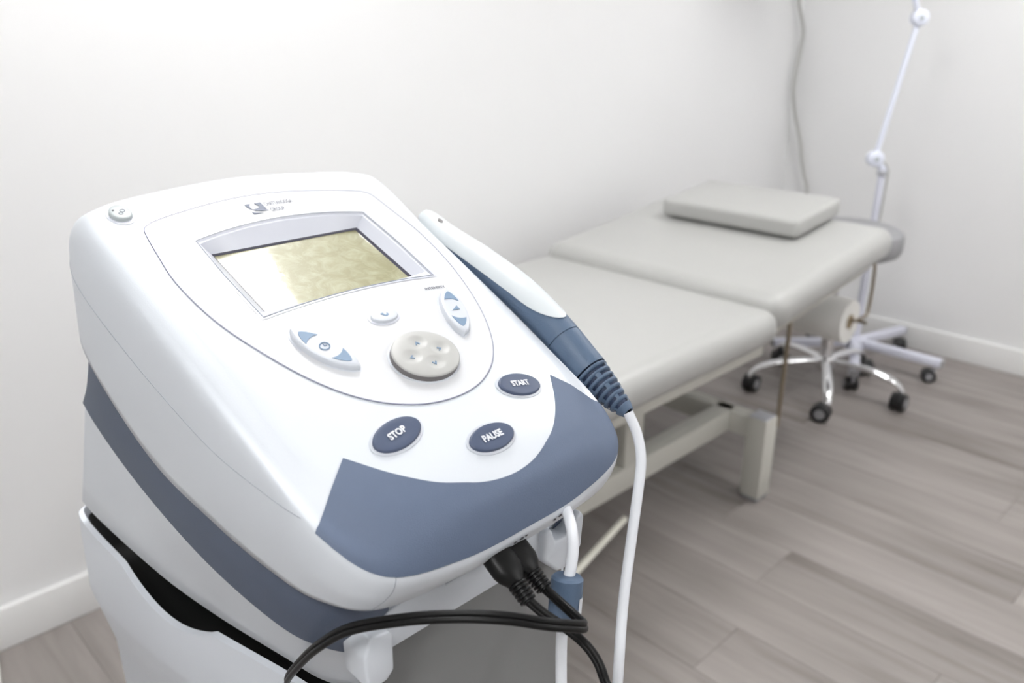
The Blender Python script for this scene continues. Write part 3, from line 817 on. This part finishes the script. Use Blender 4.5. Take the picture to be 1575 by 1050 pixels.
ts = np.concatenate([[0, .008, .02, .04], np.linspace(.07, tc, 34)])
rows = [wring(t, rad(t)) for t in ts]
V = [v for r in rows for v in r]; F = grid_faces(len(rows), 36, True); F += [tuple(range(36)), tuple(range((len(rows)-1)*36, len(rows)*36))]
obj('handle', V, F, 'wand_blue', wand, auto=50)
# white top cover: angular half-width shrinks towards the collar
rows = []; tend = tc-.035
for t in np.concatenate([[.002, .01, .02, .04], np.linspace(.06, tend-.08, 30), tend-.08*np.array([.85, .7, .55, .4, .28, .18, .1, .04, .01, 0])]):
    u_ = t/tend
    aL = math.radians(float(np.interp(u_, [0, .05, .10, .16, .5, .7, .85, 1], [150, 100, 82, 75, 71, 67, 61, 55])))
    if u_ > .78: aL *= max(0, 1-((u_-.78)/.22)**2.4)**.5
    rows.append(wring(t, rad(t)+.0022, 25, -aL-.02, aL+.02, False))
V = [v for r in rows for v in r]
obj('top_cover', V, grid_faces(len(rows), 25), 'wand_white', wand, auto=60)
P, T_, Xh, U = axf(.10)
nn = (U*.98+Xh*-.15).normalized()
c = P+nn*(rad(.10)+.001); bb_ = nn.cross(T_)
V, F = prism_geo([(.011*SU*math.cos(a), .006*SU*math.sin(a)) for a in np.linspace(0, 6.283, 16, endpoint=False)], -.001, .0010, (W(c), T_, bb_, nn))
obj('indicator_lamp', V, F, 'knob_side', wand, smooth=False)
# collar + strain relief
ts = np.linspace(tc+.003, tr+.004, 10)
rows = [wring(tc-.002, rad(tc)-.003), wring(tc+.003, rad(tc)-.003)] + [wring(t, rad(t)) for t in ts]
V = [v for r in rows for v in r]; F = grid_faces(len(rows), 36, True)
obj('collar', V, F, 'wand_blue', wand, auto=50)
ts = np.linspace(tr-.003, .985, 4)
V, F = merge(([v for t in ts for v in wring(t, rad(t)*.80)], grid_faces(4, 36, True)))
obj('relief_core', V, F, 'wand_groove', wand)
nrib = 8
e = np.linspace(tr+.002, .992, nrib+1)
for k in range(nrib):
    a, b = e[k]+.0055, e[k+1]-.0035
    rows = [wring(a, rad(a)*.78), wring(a+.0012, rad(a)*.99), wring((a+b)/2, rad((a+b)/2)*1.015), wring(b-.0012, rad(b)*.99), wring(b, rad(b)*.78)]
    rb = obj('relief_rib', [v for r in rows for v in r], grid_faces(5, 36, True), 'wand_blue', wand, auto=60)
    # bridges joining neighbouring ribs, alternate sides
    for q in range(3):
        ang = 2*math.pi/3*q + (math.pi/3 if k % 2 else 0)+.5
        if k == nrib-1: continue
        a2, b2 = e[k+1]-.0045, e[k+1]+.0065
        rows = [wring(t, rad(t)*s_, 5, ang-.16, ang+.16, False) for t, s_ in ((a2, .8), (a2, .985), (b2, .985), (b2, .8))]
        obj('relief_bridge', [v for r in rows for v in r], grid_faces(4, 5), 'wand_blue', rb, auto=50)
lastr = [wring(.985, rad(.985)*1.0), wring(1.0, .0160), wring(1.003, .011)]
obj('relief_tip', [v for r in lastr for v in r], grid_faces(3, 36, True), 'wand_blue', wand, auto=50)
cab = [(1.434, 1.071, -0.851), (1.433, 1.04, -0.898), (1.418, 1.014, -0.947), (1.389, 0.995, -1.007), (1.333, 0.966, -1.11), (1.261, 0.926, -1.233), (1.195, 0.88, -1.386), (1.22, .90, -1.75), (1.20, .90, -2.3), (1.20, .93, -3.2), (1.22, 1.0, -4.20), (1.32, 1.12, -4.325)]
CABR = 0.0125
tube('applicator_cable', [W(p) for p in cr(cab, 8)], CABR*SU, 'cable_white', wand, 14)

# ------------------------------------------------------------------ front cables
lead = empty('ferrite_cable', W((1.05, .93, -1.07)), 'white cable with slate blue ferrite block hanging at the front right of the machine', 'cable')
pth = [(1.14, 1.02, -.945), (1.122, .985, -.945), (1.100, .955, -.948), (1.085, .935, -.958), (1.072, .920, -.985), (1.056, .911, -1.021), (1.043, .909, -1.050), (1.028, .901, -1.10), (1.012, .892, -1.16), (.992, .872, -1.25), (.975, .85, -1.36), (.965, .84, -1.7), (.97, .86, -2.8), (1.0, .92, -4.2), (1.06, 1.0, -4.335)]
tube('cable', [W(p) for p in cr(pth, 8)], .0118*SU, 'cable_white', lead, 14)
fa, fb = Vector((1.046, .910, -1.030)), Vector((1.012, .891, -1.155))
fd = (fb-fa).normalized()
fx = Vector((.7, -.7, 0)); fx = (fx-fd*fx.dot(fd)).normalized(); fy = fd.cross(fx)
prof = [(.012, 0), (.028, .001), (.033, .006), (.0335, .03), (.0335, .095), (.030, .104), (.012, .106)]
fer = lathe('ferrite_block', [(r*SU, hh*SU) for r, hh in prof], W(fa), 'wand_blue', lead, (fx, fy, fd), 36)
for a in (math.radians(150), math.radians(205)):
    c = W(fa+fd*.055) + (fx*math.cos(a)+fy*math.sin(a))*(.0322*SU)
rows = []
for hh in (.040, .098):
    rows.append([W(fa+fd*hh)+(fx*math.cos(a)+fy*math.sin(a))*(.0346*SU) for a in np.linspace(math.radians(-35), math.radians(40), 9)])
obj('ferrite_label', [v for r in rows for v in r], grid_faces(2, 9), 'print_white', fer)

def power_lead(label, plug, tail, twist=0.0):
    root = empty('black_lead', W(plug[1]), label, 'cable', 'black leads plugged into the machine front')
    # plug body
    a, b = Vector(plug[0]), Vector(plug[1])
    d = (b-a).normalized(); Xh = Vector((1, 0, 0)); Xh = (Xh-d*Xh.dot(d)).normalized(); U = d.cross(Xh)
    L_ = (b-a).length
    rows = []
    for t, rx, ry in ((0, .034, .021), (.10, .035, .022), (.38, .034, .022), (.50, .029, .020), (.60, .020, .0165), (.64, .0175, .015)):
        c = a+d*(L_*t); n = 28
        rows.append([W(c+Xh*(rx*np.sign(math.cos(k))*abs(math.cos(k))**.8)+U*(ry*np.sign(math.sin(k))*abs(math.sin(k))**.8)) for k in np.linspace(0, 2*math.pi, n, endpoint=False)])
    V = [v for r in rows for v in r]; F = grid_faces(len(rows), 28, True); F += [tuple(range(28)), tuple(range((len(rows)-1)*28, len(rows)*28))]
    body = obj('plug', V, F, 'black_rubber', root, auto=50)
    for k in range(5):
        t0 = .655+.07*k; s = 1-.03*k
        prof_ = [(.010, t0), (.0195*s, t0+.004), (.0200*s, t0+.020), (.0195*s, t0+.040), (.010, t0+.044)]
        lathe('relief_ring', [(r*SU, L_*h_*SU) for r, h_ in prof_], W(a), 'black_rubber', body, (Xh, U, d), 24)
    tube('relief_core', [W(a+d*(L_*.6)), W(b)], .012*SU, 'black_rubber', body, 14)
    P = cr([tuple(a+d*(L_*.96))]+tail, 8)
    # flat twin cord: two cores side by side
    Pw = [W(p) for p in P]; n = len(Pw)
    TT = [(Pw[min(n-1, i+1)]-Pw[max(0, i-1)]).normalized() for i in range(n)]
    N_ = (Vector((0, 0, 1))-TT[0]*TT[0].z).normalized(); path1 = []; path2 = []
    for i in range(n):
        N_ = (N_-TT[i]*N_.dot(TT[i])).normalized()
        path1.append(Pw[i]+N_*(.0052*SU)); path2.append(Pw[i]-N_*(.0052*SU))
    g1 = tube_geo(path1, .0064*SU, 12); g2 = tube_geo(path2, .0064*SU, 12)
    obj('twin_cord', *merge(g1, g2), 'black_rubber', root, auto=50)
    return root
power_lead('black twin lead dropping from the left plug past the lower picture edge', ((.936, 1.008, -.968), (.930, .905, -1.030)),
           [(.942, .872, -1.048), (.958, .822, -1.066), (.962, .775, -1.084), (.953, .735, -1.112), (.940, .705, -1.18), (.93, .70, -1.5), (.92, .72, -2.4), (.95, .80, -3.6), (1.0, .86, -4.32)])
power_lead('black twin lead from the right plug doubling back along the front into the cart bin', ((.981, 1.012, -.975), (.984, .914, -1.034)),
           [(.982, .862, -1.042), (.972, .815, -1.041), (.952, .783, -1.026), (.914, .774, -.999), (.858, .787, -.970), (.795, .834, -.948), (.733, .897, -.946), (.676, .972, -.965), (.628, 1.069, -1.016), (.607, 1.152, -1.094), (.612, 1.252, -1.206), (.630, 1.345, -1.315), (.665, 1.43, -1.42), (.70, 1.53, -1.55)])

# ------------------------------------------------------------------ cart
FZ = -CAMH/SU
cart = empty('equipment_cart', W((1.0, 1.9, FZ)), 'white plastic equipment cart with grey front under the therapy machine', 'cart')
PLAN = [(0, 2.66), (.25, 2.66), (.385, 2.64), (.424, 2.55), (.420, 2.23), (.400, 1.95), (.366, 1.757), (.300, 1.463), (.272, 1.28), (.255, 1.20), (.10, 1.185), (0, 1.185)]
def cring(off, z, zf=None):
    pts = [(-q[0]+off*(1 if q[0] > .26 else 0), q[1], z) for q in PLAN] + [(q[0]-off*(1 if q[0] > .26 else 0), q[1], z) for q in PLAN[-2:0:-1]]
    return cr(pts, 8, True)
def ridge(y, za, zb): return float(np.interp(y, [1.2, 1.46, 1.75, 2.2, 2.5], [zb+.10, zb, zb*.5+za*.5, za+.03, za]))
NCc = len(cring(0, 0))
def ztop(p):
    y = p[1]
    if p[0] > -.2: return -1.45
    s = np.clip((y-1.757)/(2.232-1.757), 0, 1)
    sc = 0.0
    if 0 < s < 1:
        sc = .062*(math.sin(math.pi*s))**.8
    return -1.45-sc
plan0 = cring(0, 0)
rows = []
in_top = [(p[0]+.020*np.sign(-p[0])*(abs(p[0]) > .2), p[1]+(.01 if p[1] < 1.3 else 0), ztop(p)-.25) for p in plan0]
in_t = [(p[0]+.016*np.sign(-p[0])*(abs(p[0]) > .2), p[1]+(.01 if p[1] < 1.3 else 0), ztop(p)) for p in plan0]
rows.append(in_top); rows.append(in_t)
rows.append([(p[0], p[1], ztop(p)-.004) for p in plan0])
rows.append([(p[0]*1.012, p[1], min(ztop(p)-.05, -1.53)) for p in plan0])
rows.append([(p[0]*1.030, p[1], min(ztop(p)-.08, ridge(p[1], -1.72, -1.55))) for p in plan0])
rows.append([(p[0]*1.022, p[1], min(ztop(p)-.10, ridge(p[1], -1.745, -1.575))) for p in plan0])
rows.append([(p[0]*.94, p[1], ridge(p[1], -1.93, -1.70)) for p in plan0])
rows.append([(p[0]*.925, p[1], ridge(p[1], -1.95, -1.72)) for p in plan0])
rows.append([(p[0]*.915, p[1], -2.4) for p in plan0])
rows.append([(p[0]*.90, p[1]*.99+.02, FZ+.42) for p in plan0])
V = [W(D(*p)) for r in rows for p in r]; F = grid_faces(len(rows), NCc, True); F.append(tuple(range((len(rows)-1)*NCc, len(rows)*NCc)))
obj('bin_body', V, F, 'cart_white', cart, auto=30)
# dark bin interior under the machine, its shade given as a black shell
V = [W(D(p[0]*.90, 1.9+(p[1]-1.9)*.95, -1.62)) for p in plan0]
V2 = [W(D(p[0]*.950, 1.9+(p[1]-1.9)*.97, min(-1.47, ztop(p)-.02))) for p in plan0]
obj('bin_gap_shade', V2+V, grid_faces(2, NCc, True)+[tuple(range(NCc, 2*NCc))], 'black_void', cart)
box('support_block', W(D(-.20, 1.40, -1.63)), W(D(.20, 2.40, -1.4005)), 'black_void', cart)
# front panel, grey, with a thin white edge
box('front_panel', W((.735, 1.150, FZ+.42)), W((1.300, 1.180, -1.14)), 'cart_gray', cart, .002, 2)
box('panel_edge', W((1.300, 1.155, FZ+.42)), W((1.312, 1.23, -1.14)), 'cart_white', cart, .001, 2)
# tray lip under the machine front
fx_ = (W((0, 1.16, 0)), Vector((1, 0, 0)), Vector((0, 0, 1)), Vector((0, -1, 0)))
def plate(name, poly, y0, y1, m, parent, bev=.003):
    P0 = Vector((0, SU*y1, CAMH)); fr = (P0, Vector((1, 0, 0)), Vector((0, 0, 1)), Vector((0, -1, 0)))
    V, F = prism_geo([(x*SU, z*SU) for x, z in poly], 0, (y1-y0)*SU, fr)
    bm = bmesh.new(); vs = [bm.verts.new(v) for v in V]
    for f in F: bm.faces.new([vs[i] for i in f])
    bmesh.ops.recalc_face_normals(bm, faces=bm.faces)
    if bev: bmesh.ops.bevel(bm, geom=list(bm.edges), offset=bev, segments=3, profile=.5, affect='EDGES', clamp_overlap=True)
    bm.verts.index_update()
    V = [v.co.copy() for v in bm.verts]; F = [tuple(v.index for v in f.verts) for f in bm.faces]; bm.free()
    return obj(name, V, F, m, parent, auto=35)
lip = plate('tray_lip', [(.705, -1.152), (1.20, -1.152), (1.20, -1.030), (1.05, -1.030), (1.05, -1.060), (.985, -1.060), (.985, -1.032), (.945, -1.032), (.945, -1.075), (.885, -1.075), (.885, -1.040), (.74, -1.062), (.705, -1.09)], 1.105, 1.16, 'cart_white', cart, .0012)
plate('tray_lug', [(.668, -1.195), (.666, -1.120), (.682, -1.080), (.728, -1.086), (.735, -1.100), (.733, -1.185), (.715, -1.203), (.68, -1.203)], 1.085, 1.165, 'cart_white', lip, .0022)
plate('cable_hook', [(1.165, -1.075), (1.19, -1.072), (1.205, -1.115), (1.252, -1.118), (1.272, -1.078), (1.295, -1.070), (1.304, -1.088), (1.297, -1.165), (1.266, -1.212), (1.21, -1.20), (1.165, -1.152)], 1.085, 1.145, 'cart_white', lip, .003)
plate('blue_gap_fill', [(1.18, -1.045), (1.26, -1.010), (1.26, -1.052), (1.185, -1.088)], 1.146, 1.154, 'band_blue', lip, 0)  # blue piece added for the machine's blue seen through the gap here
# column foot and casters
box('base', W(D(-.42, 1.25, FZ+.26)), W(D(.42, 2.60, FZ+.43)), 'cart_white', cart, .012, 3)
for dx in (-.35, .35):
    for y in (1.36, 2.48):
        p = W(D(dx, y, FZ))
        caster(cart, p.x, p.y, FZ*0+.085, random.uniform(0, 6.28), rw=.030, gap=.010, stem='dull_steel')
